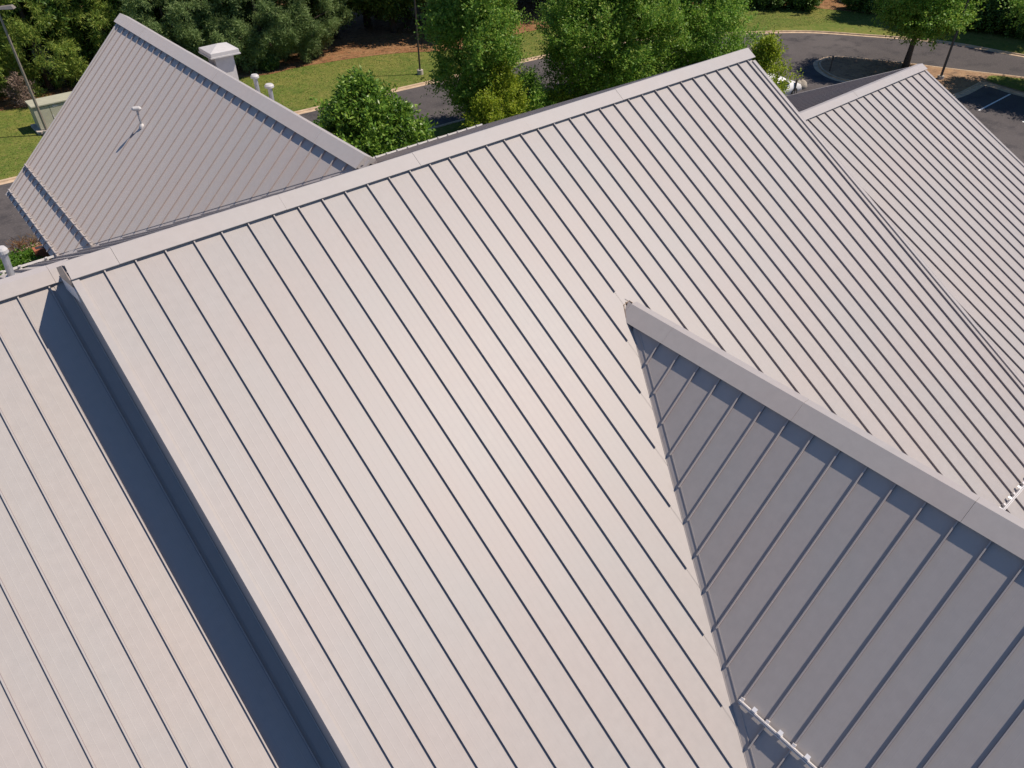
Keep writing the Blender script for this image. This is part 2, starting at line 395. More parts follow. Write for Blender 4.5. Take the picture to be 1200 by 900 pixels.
# ---- ridge caps
ridge_cap(PM, PN, -.415, 14.52, (0, -.285), .06, MS, sec=2.47, off=.62, end=.03)
ridge_cap(PG, PGE, 3.33, 12.95, (0, -.32), .09, GW, sec=2.45, off=.92, tilt=.045)
ridge_cap(PL, PLE, 1.62, 15.10, (0, -.30), .2, LWW, sec=2.45, off=1.6, tilt=.02)
ridge_cap(PLo, PN, -8.4, .40, (0, -.235), (1.30-.25)/PN.d.y+.12, LO, sec=2.45, off=1.15, sB=lambda s: s-.6096)
ridge_cap(PR, PRN, -3.36, 6.66, (0, -.245), .1, RS, sec=2.45, off=1.0)

# closed box at the head of the gable cap, with its sealant beads
mb = MB((0, 0, -ZG))
a = PG.P(3.33, .0, .0); b = PG.P(3.33, .0, CAPH); c = PG.P(3.33, -.32, CAPH-.041); d = PG.P(3.17, -.28, .03); e = PG.P(3.20, -.04, .0)
zb = lambda v: Vector((v.x, v.y, PM.z(v.x, v.y)+.006))
mb.add([b, c, zb(Vector((7.10, -3.20, 0))), zb(Vector((6.92, -3.30, 0)))], [(0, 1, 2, 3)])
mb.add([a, b, zb(Vector((6.92, -3.30, 0)))], [(0, 1, 2)])
mb.build("cap_closure", FLASH, GW)
for pts in ([(6.95, -3.228), (7.122, -3.205)], [(6.96, -3.23), (6.84, -3.41), (6.77, -3.63)], [(7.122, -3.205), (7.30, -3.52), (7.56, -3.975)]):
    mb = MB(); mb.tube([(x, y, PM.z(x, y)+.006) for x, y in pts], [.0055]*len(pts), 5); mb.build("sealant_bead", SEAL, GW)

# ---- valley flashings
def strip(name, part, pl, pts, m=FLASH, h=-.004):
    """ribbon on a plane: list of (s, t_inner, t_outer)"""
    mb = MB(); vs = []
    for s, t0, t1 in pts: vs += [pl.P(s, t0, h), pl.P(s, t1, h)]
    mb.add(vs, [(2*i, 2*i+1, 2*i+3, 2*i+2) for i in range(len(pts)-1)])
    return mb.build(name, m, part)
vt = lambda s: (TM*s-2.106)/(-PG.d.z)
cuts = [3.62, 5.15, 7.95, 10.6]
for a, b in zip(cuts[:-1], cuts[1:]): strip("valley_flashing", GW, PG, [(a+.003, vt(a), max(vt(a)-.26, -.02)), (b, vt(b), vt(b)-.26)])
vl = lambda s: (-.49-(.12-TN*(s-.25)))/(-PL.d.z)
cuts = [1.75, 3.8, 6.4, 9.62]
for a, b in zip(cuts[:-1], cuts[1:]): strip("valley_flashing", LWW, PL, [(a+.003, vl(a), max(vl(a)-.26, -.02)), (b, vl(b), vl(b)-.26)])
# raised valley centre fold (thin bright edge beside the pale slope)
mb = MB(); mb.tube([(x, yvW(x), PM.z(x, yvW(x))+.004) for x in (6.70, 5.5, 4.3, 3.05)], [.006]*4, 5); mb.build("valley_fold", FLASH, GW)
mb = MB(); mb.tube([(x, .25+(.12+.49+TL*(4.828-x))/TN, -.49-TL*(4.828-x)+.004) for x in (4.7, 3, 1.5, .5)], [.006]*4, 5); mb.build("valley_fold", FLASH, LWW)
# ---- rake trims: angle over the pan edge and fascia board below
def rake(pl, s, t0, t1, side, part, drop=.13, m=CAPM):
    mb = MB(); o = side*.035
    for (x0, x1, h0, h1) in ((s-side*.05, s+o, .0, .03), (s+o-side*.006, s+o+side*.006, -drop, .032)):
        vv = [pl.P(x, t, h) for t in (t0, t1) for x, h in ((x0, h0), (x0, h1), (x1, h1), (x1, h0))]
        mb.add(vv, [(0, 1, 5, 4), (1, 2, 6, 5), (2, 3, 7, 6), (3, 0, 4, 7), (0, 3, 2, 1), (4, 5, 6, 7)])
    mb.build("rake_trim", m, part)
rake(PM, -.375, -.02, 12.1, -1, MS, drop=.035); rake(PM, 14.44, .05, 12.1, 1, MS)
rake(PL, 14.94, .0, 5.98, 1, LWW); rake(PN, 14.44, .05, 11.4, 1, NS)
rake(PR, 6.58, .0, 9.6, 1, RS); rake(PRN, 6.58, .05, 8.2, 1, RN_); rake(PLE, 14.94, .05, 6.2, 1, LWE)
# eave gutters
def gutter(name_part, p0, p1, m=TRIM):
    p0 = Vector(p0); p1 = Vector(p1); ax = (p1-p0).normalized(); side = ax.cross(Vector((0, 0, 1)))
    mb = MB(); mb.box((p0+p1)/2+Vector((0, 0, -.12)), ((p1-p0).length, .10, .12), (ax, side, Vector((0, 0, 1)))); mb.build("gutter", m, name_part)
gutter(NS, (9.9, EAVE_N+.05, PN.z(0, EAVE_N)), (14.44, EAVE_N+.05, PN.z(0, EAVE_N)), CAPM)
gutter(NS, (-9, EAVE_N+.05, PN.z(0, EAVE_N)), (.3, EAVE_N+.05, PN.z(0, EAVE_N)), CAPM)
# step flashing where the lower roof meets the main gable wall
mb = MB(); vv = [PLo.P(s, t, h) for t in (-.1, 11.5) for s, h in ((.06, .010), (.13, .014), (.205, .02), (.210, .12), (.206, .12))]
mb.add(vv, [(i, i+1, i+6, i+5) for i in range(4)]); mb.build("wall_flashing", FLASH, LO)

# ---- end of the main ridge over the lower roof: boxed return
mb = MB(); zc = lambda y: (PN.z(0, y) if y > .25 else PM.z(0, y))
mb.prism([(-.435, .95, -.20), (-.435, .24, .15), (-.435, -.02, .050), (-.435, -.02, -.06), (-.435, .95, -.36)], (.02, 0, 0))
mb.build("cap_end_closure", mat("closure_brown", (.33, .28, .25), .5, .2, .1, 8), MS)
mb = MB(); mb.prism([(-.430, -.10, -.09), (-.430, -.10, -.26), (-.430, .95, -.56), (-.430, .95, -.365), (-.430, -.02, -.065)], (.028, 0, 0))
mb.build("rake_return", mat("return_trim", (.62, .64, .68), .45, .2), MS)

# ---- walls (prisms that stop just under the roof decks)
def wall(pts, vec, m=BRICKW):
    return MB().prism(pts, vec).build("wall", m, BLD)
G0 = -ZG+.0
wall([(-.395, 10.1, G0), (-.395, 10.1, PN.z(0, 10.1)-.10), (-.395, .25, .02), (-.395, -10.0, PM.z(0, -10.0)-.10), (-.395, -10.0, G0)], (14.70, 0, 0), CLAD)
wall([(-8.2, 10.05, G0), (-8.2, 10.05, PN.z(0, 10.05)-.10), (-8.2, 1.3, -.55), (-8.2, -8.5, PLo.z(0, -8.5)-.10), (-8.2, -8.5, G0)], (7.75, 0, 0), BRICKW)
wall([(.75, 14.6, G0), (.75, 14.6, PL.z(.75, 0)-.1), (LX, 14.6, LZ-.12), (9.3, 14.6, PLE.z(9.3, 0)-.1), (9.3, 14.6, G0)], (0, -12.4, 0), BRICKW)
wall([(3.4, -12.7, G0), (3.4, -12.7, PG.z(3.4, 0)-.1), (GX, -12.7, GZ-.12), (10.5, -12.7, PGE.z(10.5, 0)-.1), (10.5, -12.7, G0)], (0, 9.1, 0), BRICKW)
wall([(14.32, 7.0, G0), (14.32, 7.0, PRN.z(0, 7.0)-.1), (14.32, .28, RZ-.12), (14.32, -8.0, PR.z(0, -8.0)-.1), (14.32, -8.0, G0)], (9.8, 0, 0), BRICKW)

# ---- snow guards
def snow_guard(pl, s0, s1, t, seamlist, rail_h=.055, label=None, RAILM=RAILM, PLATEM=PLATEM):
    sg = MB(); sg.box(pl.P((s0+s1)/2, t, rail_h), (s1-s0, .018, .056), (pl.a, pl.d, pl.n))
    root = sg.build("snow_guard", RAILM, BLD)
    if label: root["label"] = label
    MB().box(pl.P((s0+s1)/2, t+.030, rail_h-.006), (s1-s0-.01, .014, .044), (pl.a, pl.d, pl.n)).build("rail", RAILM, root)
    for s in seamlist:
        if s0-.01 < s < s1+.01:
            MB().box(pl.P(s, t-.015, .032), (.05, .07, .052), (pl.a, pl.d, pl.n)).build("seam_clamp", RAILM, root)
    for a, b in zip(seamlist[:-1], seamlist[1:]):
        mid = (a+b)/2
        if s0 < mid < s1 and b-a > .3:
            mb = MB(); mb.box(pl.P(mid, t+.004, .018), (.075, .040, .030), (pl.a, pl.d, pl.n))
            tilt = (pl.n*.9-pl.d*.45).normalized(); side = pl.a; up = tilt.cross(side).normalized()
            mb.box(pl.P(mid, t-.045, rail_h+.020), (.060, .010, .062), (side, tilt, up))
            mb.box(pl.P(mid, t-.02, rail_h+.012), (.03, .05, .012), (pl.a, pl.d, pl.n))
            mb.build("snow_plate", PLATEM, root)
    return root
snow_guard(PG, 8.27, 12.6, 3.645, gs[1:], label="snow guard on the dark west slope of the gable")
snow_guard(PL, 8.62, 14.9, 4.90, [x for x in ls], RAILM=FLASH, PLATEM=FLASH, label="upper snow guard row on the left wing")
snow_guard(PL, 9.52, 14.9, 5.78, [x for x in ls], RAILM=FLASH, PLATEM=FLASH, label="lower snow guard row on the left wing")
snow_guard(PM, 11.22, 14.4, 9.055/abs(PM.d.y), seams, label="snow guard low on the main pale slope")
snow_guard(PN, 9.95, 14.4, (10.15-.25)/PN.d.y, [i*PW for i in range(36)], rail_h=.07, RAILM=WHITE, PLATEM=WHITE, label="snow guard along the eave behind the ridge")
snow_guard(PN, -8.8, .38, (10.0-.25)/PN.d.y, [x for x in ns if x < .5], rail_h=.07, RAILM=WHITE, PLATEM=WHITE, label="snow guard along the far eave of the lower roof")

# ---- vent pipes, exhaust box
def pipe(base, top, r, capr, flange=.0, name="vent_pipe", tee=False, label=None, caph=.07, m=GALV):
    b = Vector(base); t = Vector(top)
    root = MB().tube([b-Vector((0, 0, .08)), t], [r, r], 16).build(name, m, BLD, smooth=False)
    if label: root["label"] = label
    if flange:
        MB().tube([b+Vector((0, 0, -.03)), b+Vector((0, 0, .02)), b+Vector((0, 0, .07))], [flange, flange*.8, r*1.25], 16).build("pipe_boot", WHITE, root)
    if tee:
        mb = MB(); mb.tube([t+Vector((-.09, .05, .01)), t+Vector((-.06, .03, .025)), t+Vector((.06, -.03, .025)), t+Vector((.09, -.05, .0))], [.03, .055, .055, .035], 12); mb.build("rain_cap", WHITE, root)
    else:
        MB().tube([t+Vector((0, 0, -.01)), t+Vector((0, 0, caph*.5)), t+Vector((0, 0, caph))], [capr, capr, capr*.72], 16).build("rain_cap", WHITE, root)
    return root
pipe((3.42, 10.01, -1.73), (3.42, 10.01, -1.31), .026, .09, .085, tee=True, label="slim vent pipe alone on the left wing slope")
pipe((6.2, 9.02, -1.45), (6.2, 9.02, -.86), .055, .105, .12, label="vent pipe behind the left wing ridge, nearer the exhaust box")
pipe((6.2, 8.22, -1.45), (6.2, 8.22, -.90), .055, .115, .12, label="vent pipe behind the left wing ridge, farther from the exhaust box")
pipe((-.95, 2.05, PN.z(0, 2.05)), (-.90, 2.05, -.26), .050, .078, .13, label="grey vent pipe at the left edge above the lower roof ridge", caph=.08)
cx, cy, cz = 6.25, 11.25, -.83
ex = MB().box((cx, cy, cz-.42), (.52, .52, .9)).build("exhaust_box", WHITE, BLD); ex["label"] = "white square exhaust box with pyramid cap behind the left wing ridge"
MB().box((cx, cy, cz+.03), (.42, .42, .10)).build("louvre_band", DARKM, ex)
mb = MB(); h = .40
lid = [(-h, -h, .06), (h, -h, .06), (h, h, .06), (-h, h, .06), (-h, -h, .20), (h, -h, .20), (h, h, .20), (-h, h, .20), (0, 0, .32)]
mb.add([(cx+a, cy+b, cz+c) for a, b, c in lid], [(0, 3, 2, 1), (0, 1, 5, 4), (1, 2, 6, 5), (2, 3, 7, 6), (3, 0, 4, 7), (4, 5, 8), (5, 6, 8), (6, 7, 8), (7, 4, 8)])
mb.build("pyramid_cap", WHITE, ex, bevel=.012)
MB().box((cx, cy, cz+.085), (.84, .84, .03)).build("cap_flange", WHITE, ex)

# ================================================================== ground, roads, kerbs
def catmull(p, k=8):
    out = []
    P_ = [p[0]]+list(p)+[p[-1]]
    for i in range(1, len(P_)-2):
        a, b, c, d = [np.array(q, float) for q in P_[i-1:i+3]]
        for j in range(k):
            t = j/k; out.append(tuple(.5*((2*b)+(-a+c)*t+(2*a-5*b+4*c-d)*t*t+(-a+3*b-3*c+d)*t**3)))
    out.append(tuple(p[-1])); return out
MB().quad((-900, -900, -ZG), (900, -900, -ZG), (900, 900, -ZG), (-900, 900, -ZG)).build("ground", GRASS, kind="structure")
FAR = catmull([(-60, 27), (-20, 26.6), (-5, 26.0), (1.0, 25.65), (8, 25.25), (14.1, 24.95), (21.8, 24.47), (28.9, 24.0), (34, 23.3), (39, 21.8), (43.4, 18.98), (46.3, 16.76), (48.3, 14.02), (50.6, 10.2), (51.4, 6), (52.3, 0), (54, -20), (58, -60)])
NEAR = catmull([(-1.6, -14), (-1.6, 8), (-1.5, 14), (-1.25, 16.2), (-.7, 17.67), (.1, 18.6), (.9, 19.0), (4, 19.15), (11, 19.0), (18.1, 18.87), (25.5, 18.4), (29, 18.1), (31.2, 16.8), (31.9, 15.0), (32.0, 12), (32.0, -14)])
MB().poly([(x, y, -ZG+.004) for x, y in FAR]+[(-60, -60, -ZG+.004)]).build("road", ASPH, kind="structure")
MB().poly([(x, y, -ZG+.06) for x, y in NEAR]).build("planting_bed", GRASS, kind="structure")
ISL_O = [(44.61, 4.91), (41.74, 4.87), (40.2, 5.4), (39.6, 6.6), (39.5, 8), (39.45, 9.4), (39.35, 10.5), (39.82, 11.51), (40.39, 12.15), (41.3, 12.72), (42.61, 12.68), (43.41, 11.78), (44.76, 9.33), (45.48, 7.68), (46.38, 5.69), (47.26, 3.77), (48.2, 0), (49, -6), (45, -6), (44.5, -1), (44.37, 2.62), (44.6, 4.01)]
ISL = catmull(ISL_O+[ISL_O[0]], 4)[:-1]
MB().poly([(x, y, -ZG+.08) for x, y in ISL]).build("traffic_island", MULCH, kind="structure")
MB().poly([(x, y, -ZG+.094) for x, y in catmull([(45.1, 4.9), (46.2, 5.0), (47.0, 3.2), (47.9, 0), (48.7, -5.7), (45.4, -5.7), (44.9, -1), (44.75, 2.6), (44.9, 4.2)], 4)]).build("island_grass", GRASS, kind="structure")
def kerb(name, pts, side, closed=False, gut=.22, hgt=.085):
    """kerb and gutter swept along a line; side=+1 puts the gutter on the left of travel"""
    n = len(pts); vs = []; P2 = [Vector(p) for p in pts]
    prof = [(gut, .006), (.0, .012), (-.015, hgt-.02), (-.035, hgt), (-.11, hgt), (-.13, hgt-.02), (-.13, -.02)]
    for i in range(n):
        a = P2[(i-1) % n] if (closed or i > 0) else P2[i]; b = P2[(i+1) % n] if (closed or i < n-1) else P2[i]
        d = (b-a).normalized(); nn = Vector((-d.y, d.x))*side
        for (o, z) in prof: vs.append((P2[i].x+nn.x*o, P2[i].y+nn.y*o, -ZG+z+.006))
    k = len(prof); fs = []
    for i in range(n if closed else n-1):
        j = (i+1) % n
        fs += [(i*k+q, i*k+q+1, j*k+q+1, j*k+q) for q in range(k-1)]
    return MB().add(vs, fs).build(name, CONC, kind="structure")
kerb("kerb", FAR, -1); kerb("kerb", NEAR, 1); kerb("kerb", ISL, 1, True, gut=.28)
# parking lines
for i, y in enumerate((3.16, 1.07, -1.02, -3.1, -5.2)):
    MB().quad((40.35, y-.045, -ZG+.010), (44.05, y-.03, -ZG+.010), (44.05, y+.06, -ZG+.010), (40.35, y+.045, -ZG+.010)).build("parking_line", PAINT, kind="structure")
# pine straw under the wood edge
WOODL = catmull([(-30, 37), (-4, 36), (3, 35), (6, 34.4), (9, 34.4), (15.3, 31.7), (17.7, 31.6), (21.2, 31.0), (23.6, 30.2), (27.6, 28.2), (33, 28.6), (40, 27.2), (49.3, 24.2), (53, 18.4), (55.5, 12), (57.5, 6), (60, -10)], 8)
MB().poly([(x, y, -ZG+.012) for x, y in WOODL]+[(400, -10, -ZG+.012), (400, 400, -ZG+.012), (-30, 400, -ZG+.012)]).build("woodland_floor", STRAW, kind="structure")

# ================================================================== foliage
def foliage_arrays(seed, clumps, twigs, leaves, tl, ls_, lw, up=.35, out=.8, rnd=.6, sag=0., centre=(0, 0, 0), spread=.25):
    """clumps: list of (x,y,z,r). leaves grow in pairs along short twigs that leave each clump"""
    rng = np.random.default_rng(seed); C = np.array(clumps, float); n = len(C)
    c = np.repeat(C, twigs, axis=0); m = len(c)
    outd = c[:, :3]-np.array(centre); outd /= np.linalg.norm(outd, axis=1, keepdims=True)+1e-6
    d = outd*out+np.array([0, 0, up])+rng.normal(0, rnd, (m, 3)); d /= np.linalg.norm(d, axis=1, keepdims=True)
    st = c[:, :3]+rng.normal(0, 1, (m, 3))*c[:, 3:4]*.33
    L = tl*rng.uniform(.5, 1.25, m)
    k = np.tile(np.linspace(.12, 1, leaves), m); D = np.repeat(d, leaves, 0); S = np.repeat(st, leaves, 0); LL = np.repeat(L, leaves)
    p = S+D*(k*LL)[:, None]; p[:, 2] -= sag*(k**2)*LL
    M = len(p)
    rv = rng.normal(0, 1, (M, 3)); side = np.cross(D, rv); side /= np.linalg.norm(side, axis=1, keepdims=True)+1e-6
    ax = D*.55+side*.9+rng.normal(0, .25, (M, 3)); ax[:, 2] += .1; ax /= np.linalg.norm(ax, axis=1, keepdims=True)
    p = p+side*spread*ls_*rng.uniform(0, 1, M)[:, None]
    wv = np.cross(ax, rng.normal(0, 1, (M, 3))+np.array([0, 0, 1.2])); wv /= np.linalg.norm(wv, axis=1, keepdims=True)+1e-6
    s = ls_*rng.uniform(.65, 1.3, M)[:, None]; w2 = lw*rng.uniform(.7, 1.2, M)[:, None]/2
    v = np.stack([p, p+ax*s*.5+wv*w2, p+ax*s, p+ax*s*.5-wv*w2], 1).reshape(-1, 3)
    return v
def quads_mesh(name, v, m):
    n = len(v)//4; me = bpy.data.meshes.new(name)
    me.vertices.add(len(v)); me.vertices.foreach_set("co", (v*U).astype(np.float32).ravel())
    me.loops.add(len(v)); me.loops.foreach_set("vertex_index", np.arange(len(v), dtype=np.int32))
    me.polygons.add(n); me.polygons.foreach_set("loop_start", np.arange(0, len(v), 4, dtype=np.int32))
    try: me.polygons.foreach_set("loop_total", np.full(n, 4, dtype=np.int32))
    except Exception: pass
    me.materials.append(m); me.update(calc_edges=True); return me
def crown_clumps(seed, n, shape, r0=.5, shell=.55):
    """shape(u in 0..1 height) -> (radius, z).  clumps biased to the outside with a lumpy outline"""
    rng = np.random.default_rng(seed); out = []
    lob = rng.uniform(0, 6.28, 6)
    while len(out) < n:
        u = rng.uniform(0, 1); R, z = shape(u); th = rng.uniform(0, 2*math.pi)
        lump = 1+.14*math.sin(3*th+lob[0]+4*u)+.10*math.sin(5*th+lob[1]-7*u)+.08*math.sin(2*th+lob[2]+11*u)
        rr = R*lump*(rng.uniform(shell, 1) if rng.random() < .8 else rng.uniform(.1, shell))
        out.append((rr*math.cos(th), rr*math.sin(th), z+rng.normal(0, .12), r0*rng.uniform(.7, 1.3)))
    return out
def trunk_mesh(parent, seed, h, r, clumps, nl=9, base_u=.25, lean=(0, 0), name="trunk"):
    rng = np.random.default_rng(seed)
    mb = MB((0, 0, 0)); pts = []; rs_ = []
    for i in range(7):
        f = i/6; pts.append((lean[0]*f*h+rng.normal(0, .03)*f, lean[1]*f*h+rng.normal(0, .03)*f, f*h-.05)); rs_.append(r*(1.25 if i == 0 else 1)*(1-.82*f))
    mb.tube(pts, rs_, 9)
    idx = rng.choice(len(clumps), min(nl, len(clumps)), replace=False)
    for i in idx:
        c = Vector(clumps[i][:3]); zb_ = max(base_u*h, min(c.z-.35*math.hypot(c.x, c.y), h*.9)); f = zb_/h
        a = Vector((lean[0]*f*h, lean[1]*f*h, zb_)); md = a.lerp(c, .5)+Vector((rng.normal(0, .08), rng.normal(0, .08), .12))
        mb.tube([a, md, c], [r*.38*(1-f*.6), r*.24, r*.08], 6)
    return mb.build(name, BARK, parent, smooth=True)
def tree(name, loc, label, cat, seed, shape, n, twigs, leaves, tl, ls_, lw, m, h, r, group=None, r0=.5, shell=.55, **k):
    root = empty(name, loc, label, cat, group)
    cl = crown_clumps(seed, n, shape, r0, shell)
    zc = sum(c[2] for c in cl)/len(cl)
    v = foliage_arrays(seed, cl, twigs, leaves, tl, ls_, lw, centre=(0, 0, zc-.6), **k)
    o = bpy.data.objects.new("crown", quads_mesh("crown", v, m)); COL.objects.link(o); o.parent = root
    trunk_mesh(root, seed, h, r, cl)
    return root
def ell(R, z0, z1, p=1., low=.0):
    """ovoid: radius profile between z0 and z1; p<1 pushes the widest part down"""
    def f(u):
        q = u**p; return R*max(low*(1-u), math.sin(math.pi*min(max(q, .02), .98))**.75), z0+(z1-z0)*u
    return f
def cone(R, z0, z1, full=.8):
    def f(u): return R*((1-u)**full)*min(1, .55+u*4)+.08, z0+(z1-z0)*u
    return f

tree("magnolia_tree", (12.2, 14.55, -ZG), "dense glossy dark green magnolia behind the left wing ridge", "tree", 11,
     ell(2.05, .1, 4.15, .72), 560, 13, 10, .40, .17, .075, LF_MAG, 4.6, .16, r0=.38, shell=.72, up=.35, rnd=.7, out=.8)
tree("elm_tree", (19.75, 17.35, -ZG), "upright feathery green tree between the lamp pole and the widest tree", "tree", 21,
     ell(1.9, 1.0, 7.4, .75), 320, 22, 11, .70, .125, .07, LF_ELM, 6.6, .14, r0=.45, shell=.5, up=.85, rnd=.5, out=.7)
tree("elm_tree", (26.6, 15.7, -ZG), "widest feathery green tree, standing behind the main ridge at top centre", "tree", 22,
     ell(3.45, .5, 8.0, .72), 600, 24, 12, .80, .125, .07, LF_ELM, 7.2, .2, r0=.5, shell=.5, up=.8, rnd=.5, out=.7)
tree("elm_tree", (31.2, 14.2, -ZG), "lighter green tree to the right of the widest one, above the ridge end", "tree", 23,
     ell(2.5, .8, 7.2, .75), 320, 21, 11, .75, .125, .07, LF_BRI, 6.6, .15, r0=.45, shell=.45, up=.8, rnd=.55, out=.7)
tree("shade_tree", (43.7, 8.8, -ZG), "round topped green tree on the mulched island in the drive", "tree", 24,
     ell(2.5, 2.3, 7.4, .62), 520, 12, 11, .7, .14, .085, LF_BRI, 6.5, .17, r0=.5, shell=.5, up=.25, rnd=.6, out=.9)
tree("yellow_shrub", (19.9, 15.7, -ZG), "tallest yellow green shrub below the upright feathery tree", "shrub", 31,
     ell(1.15, .1, 2.9, .8), 150, 9, 9, .5, .11, .06, LF_YEL, 2.2, .05, r0=.3, up=.8, rnd=.5)
tree("yellow_shrub", (18.5, 15.3, -ZG), "yellow green shrub at the left end of the row behind the ridge", "shrub", 32,
     ell(.9, .1, 1.9, .8), 90, 9, 9, .45, .11, .06, LF_YEL, 1.5, .04, r0=.3, up=.8, rnd=.5)
tree("yellow_shrub", (21.3, 15.6, -ZG), "greener shrub in the middle of the yellow green row behind the ridge", "shrub", 33,
     ell(.95, .1, 2.4, .7), 100, 9, 9, .5, .11, .06, LF_BRI, 2.0, .05, r0=.3, up=.9, rnd=.5)
tree("yellow_shrub", (23.0, 15.7, -ZG), "low yellow green shrub at the right end of the row behind the ridge", "shrub", 34,
     ell(1.5, .05, 1.1, .8), 120, 9, 9, .4, .11, .06, LF_YEL, .8, .04, r0=.3, up=.6, rnd=.6)
tree("yellow_shrub", (31.0, 9.85, -ZG), "loose yellow green shrub beside the white car", "shrub", 35,
     ell(.98, .5, 3.2, .8), 150, 9, 9, .5, .13, .075, LF_YEL, 2.9, .06, r0=.32, up=.7, rnd=.55)
tree("yellow_shrub", (29.2, 10.9, -ZG), "low yellow green shrub at the main roof corner, left of the car shrub", "shrub", 36,
     ell(1.2, .2, 2.3, .8), 130, 9, 9, .5, .13, .075, LF_BRI, 1.8, .05, r0=.32, up=.7, rnd=.55)

tree("shade_tree", (46.4, 1.3, -ZG), "green tree on the grass strip at the right edge that shades the parking line", "tree", 25,
     ell(2.9, 2.6, 6.9, .65), 560, 11, 10, .7, .15, .09, LF_BRI, 6.0, .16, r0=.5, shell=.5, up=.25, rnd=.6, out=.9)

# ---- the wood behind the lawn
def proto(name, seed, shape, n, tw, lv, tl, ls_, lw, m, h, r, **k):
    root = bpy.data.objects.new(name, None)
    COL.objects.link(root)
    cl = crown_clumps(seed, n, shape, k.pop('r0', .5), k.pop('shell', .5)); zc = sum(c[2] for c in cl)/len(cl)
    v = foliage_arrays(seed, cl, tw, lv, tl, ls_, lw, centre=(0, 0, zc-.8), **k)
    o = bpy.data.objects.new("crown", quads_mesh("crown", v, m)); COL.objects.link(o); o.parent = root
    trunk_mesh(root, seed, h, r, cl)
    return root
PINE_A = proto("pine_tree", 41, cone(2.9, .3, 8.5, .75), 210, 34, 12, .36, .21, .032, LF_PINE, 8.4, .16, r0=.40, shell=.66, up=.25, rnd=.8, out=.9)
PINE_B = proto("pine_tree", 42, ell(2.5, .4, 6.5, .7), 200, 34, 12, .34, .19, .030, LF_PINE2, 6.2, .15, r0=.36, shell=.7, up=.35, rnd=.8, out=.9)
BROAD = proto("woodland_tree", 43, ell(2.8, 1.2, 9.0, .8), 430, 11, 10, .6, .19, .11, LF_DARK, 8.2, .19, r0=.5, shell=.5, up=.3, rnd=.6, out=.8)
BUSH = proto("woodland_shrub", 44, ell(1.5, .0, 1.9, .75), 170, 10, 9, .35, .16, .09, LF_DARK, 1.4, .05, r0=.32, shell=.55, up=.3, rnd=.7, out=.8)
used = set()
rw = random.Random(5)
def put(p, x, y, sc, label, cat, group):
    o = p if p.name not in used else copy_tree(p); used.add(p.name)
    o.location = W((x, y, -ZG)); o.rotation_euler = (0, 0, rw.uniform(0, 6.28)); o.scale = (sc, sc, sc*rw.uniform(.92, 1.12))
    return tag(o, label, cat, group)
front = [  # x, y, kind, scale, label
 (-1.5, 36.6, 'A', 1.0, "pine at the far left edge of the wood, beyond the lamp pole head"),
 (2.2, 37.2, 'A', 1.05, "bushy pine behind the left lamp pole"),
 (5.9, 36.7, 'A', 1.0, "pine with a bright sunlit branch behind the green cabinet"),
 (9.4, 36.9, 'A', 1.1, "pine standing right behind the left wing roof peak"),
 (12.2, 35.2, 'B', 1.05, "pine just right of the left wing roof peak"),
 (14.4, 34.0, 'B', 1.0, "soft grey green pine above the white exhaust box"),
 (16.6, 33.3, 'B', 1.1, "soft grey green pine between the exhaust box and the pine straw"),
 (19.2, 33.2, 'B', .95, "rightmost grey green pine, beside the dark gap in the wood"),
 (22.5, 35.5, 'D', 1.1, "dark broadleaf tree in the gap above the lawn"),
 (26.0, 34.2, 'D', 1.05, "dark broadleaf tree left of the centre lamp pole"),
 (29.0, 31.8, 'D', 1.0, "dark broadleaf tree just behind the centre lamp pole"),
 (33.5, 32.8, 'D', 1.05, "dark broadleaf tree over the orange straw between the two feathery trees"),
 (38.0, 31.2, 'D', 1.0, "dark broadleaf tree behind the widest feathery tree"),
 (43.0, 29.6, 'D', 1.0, "dark broadleaf tree above the ridge end, past the drive"),
 (57.6, 9.5, 'D', 1.15, "dark broadleaf tree right of the island tree, across the drive"),
 (58.5, 5.5, 'D', 1.2, "dark broadleaf tree at the top right corner"),
 (56.9, 13.0, 'D', 1.0, "dark broadleaf tree behind the island tree"),
]
KIND = {'A': PINE_A, 'B': PINE_B, 'D': BROAD}
for x, y, k, sc, lb in front: put(KIND[k], x, y, sc, lb, "tree", "trees along the edge of the wood")
for i in range(44):
    x = -6+i*1.75; y = 41.0-.20*max(0, x)+rw.uniform(-1.6, 3.4)+(4 if i % 2 else 0)
    if x > 46: y -= (x-46)*.5
    put([PINE_A, BROAD, BROAD][i % 3] if x < 22 else BROAD, x, y, rw.uniform(1.0, 1.35), "tree deep in the dark wood behind the front row of trees", "tree", "trees deep in the wood")
for i in range(10):
    put(BROAD, 60.5+rw.uniform(0, 4), 16-3.2*i, rw.uniform(1.0, 1.3), "tree deep in the wood beyond the far kerb of the drive", "tree", "trees deep in the wood across the drive")
sh = [(11.2, 33.6, .7, "low dark shrub at the foot of the pines near the roof peak"),
      (16.4, 32.3, .4, "low dark shrub in front of the grey green pines"), (48.4, 24.6, 1.0, "clipped dark shrub left of the hedge group at the top"),
      (50.0, 22.6, 1.05, "second dark shrub from the left in the hedge group at the top"), (51.6, 20.7, 1.05, "third dark shrub from the left in the hedge group at the top"),
      (54.2, 17.5, .8, "small dark shrub before the tan clearing at the top"), (55.3, 15.6, .8, "small dark shrub just left of the island tree crown"),
      (55.6, 10.2, 1.1, "dark shrub right of the island tree crown, across the drive"), (56.1, 7.8, 1.2, "dark shrub under the top right trees"), (56.8, 5.4, 1.2, "dark shrub at the right edge under the top right trees")]
for x, y, sc, lb in sh: put(BUSH, x, y, sc, lb, "shrub", "shrubs along the edge of the wood")
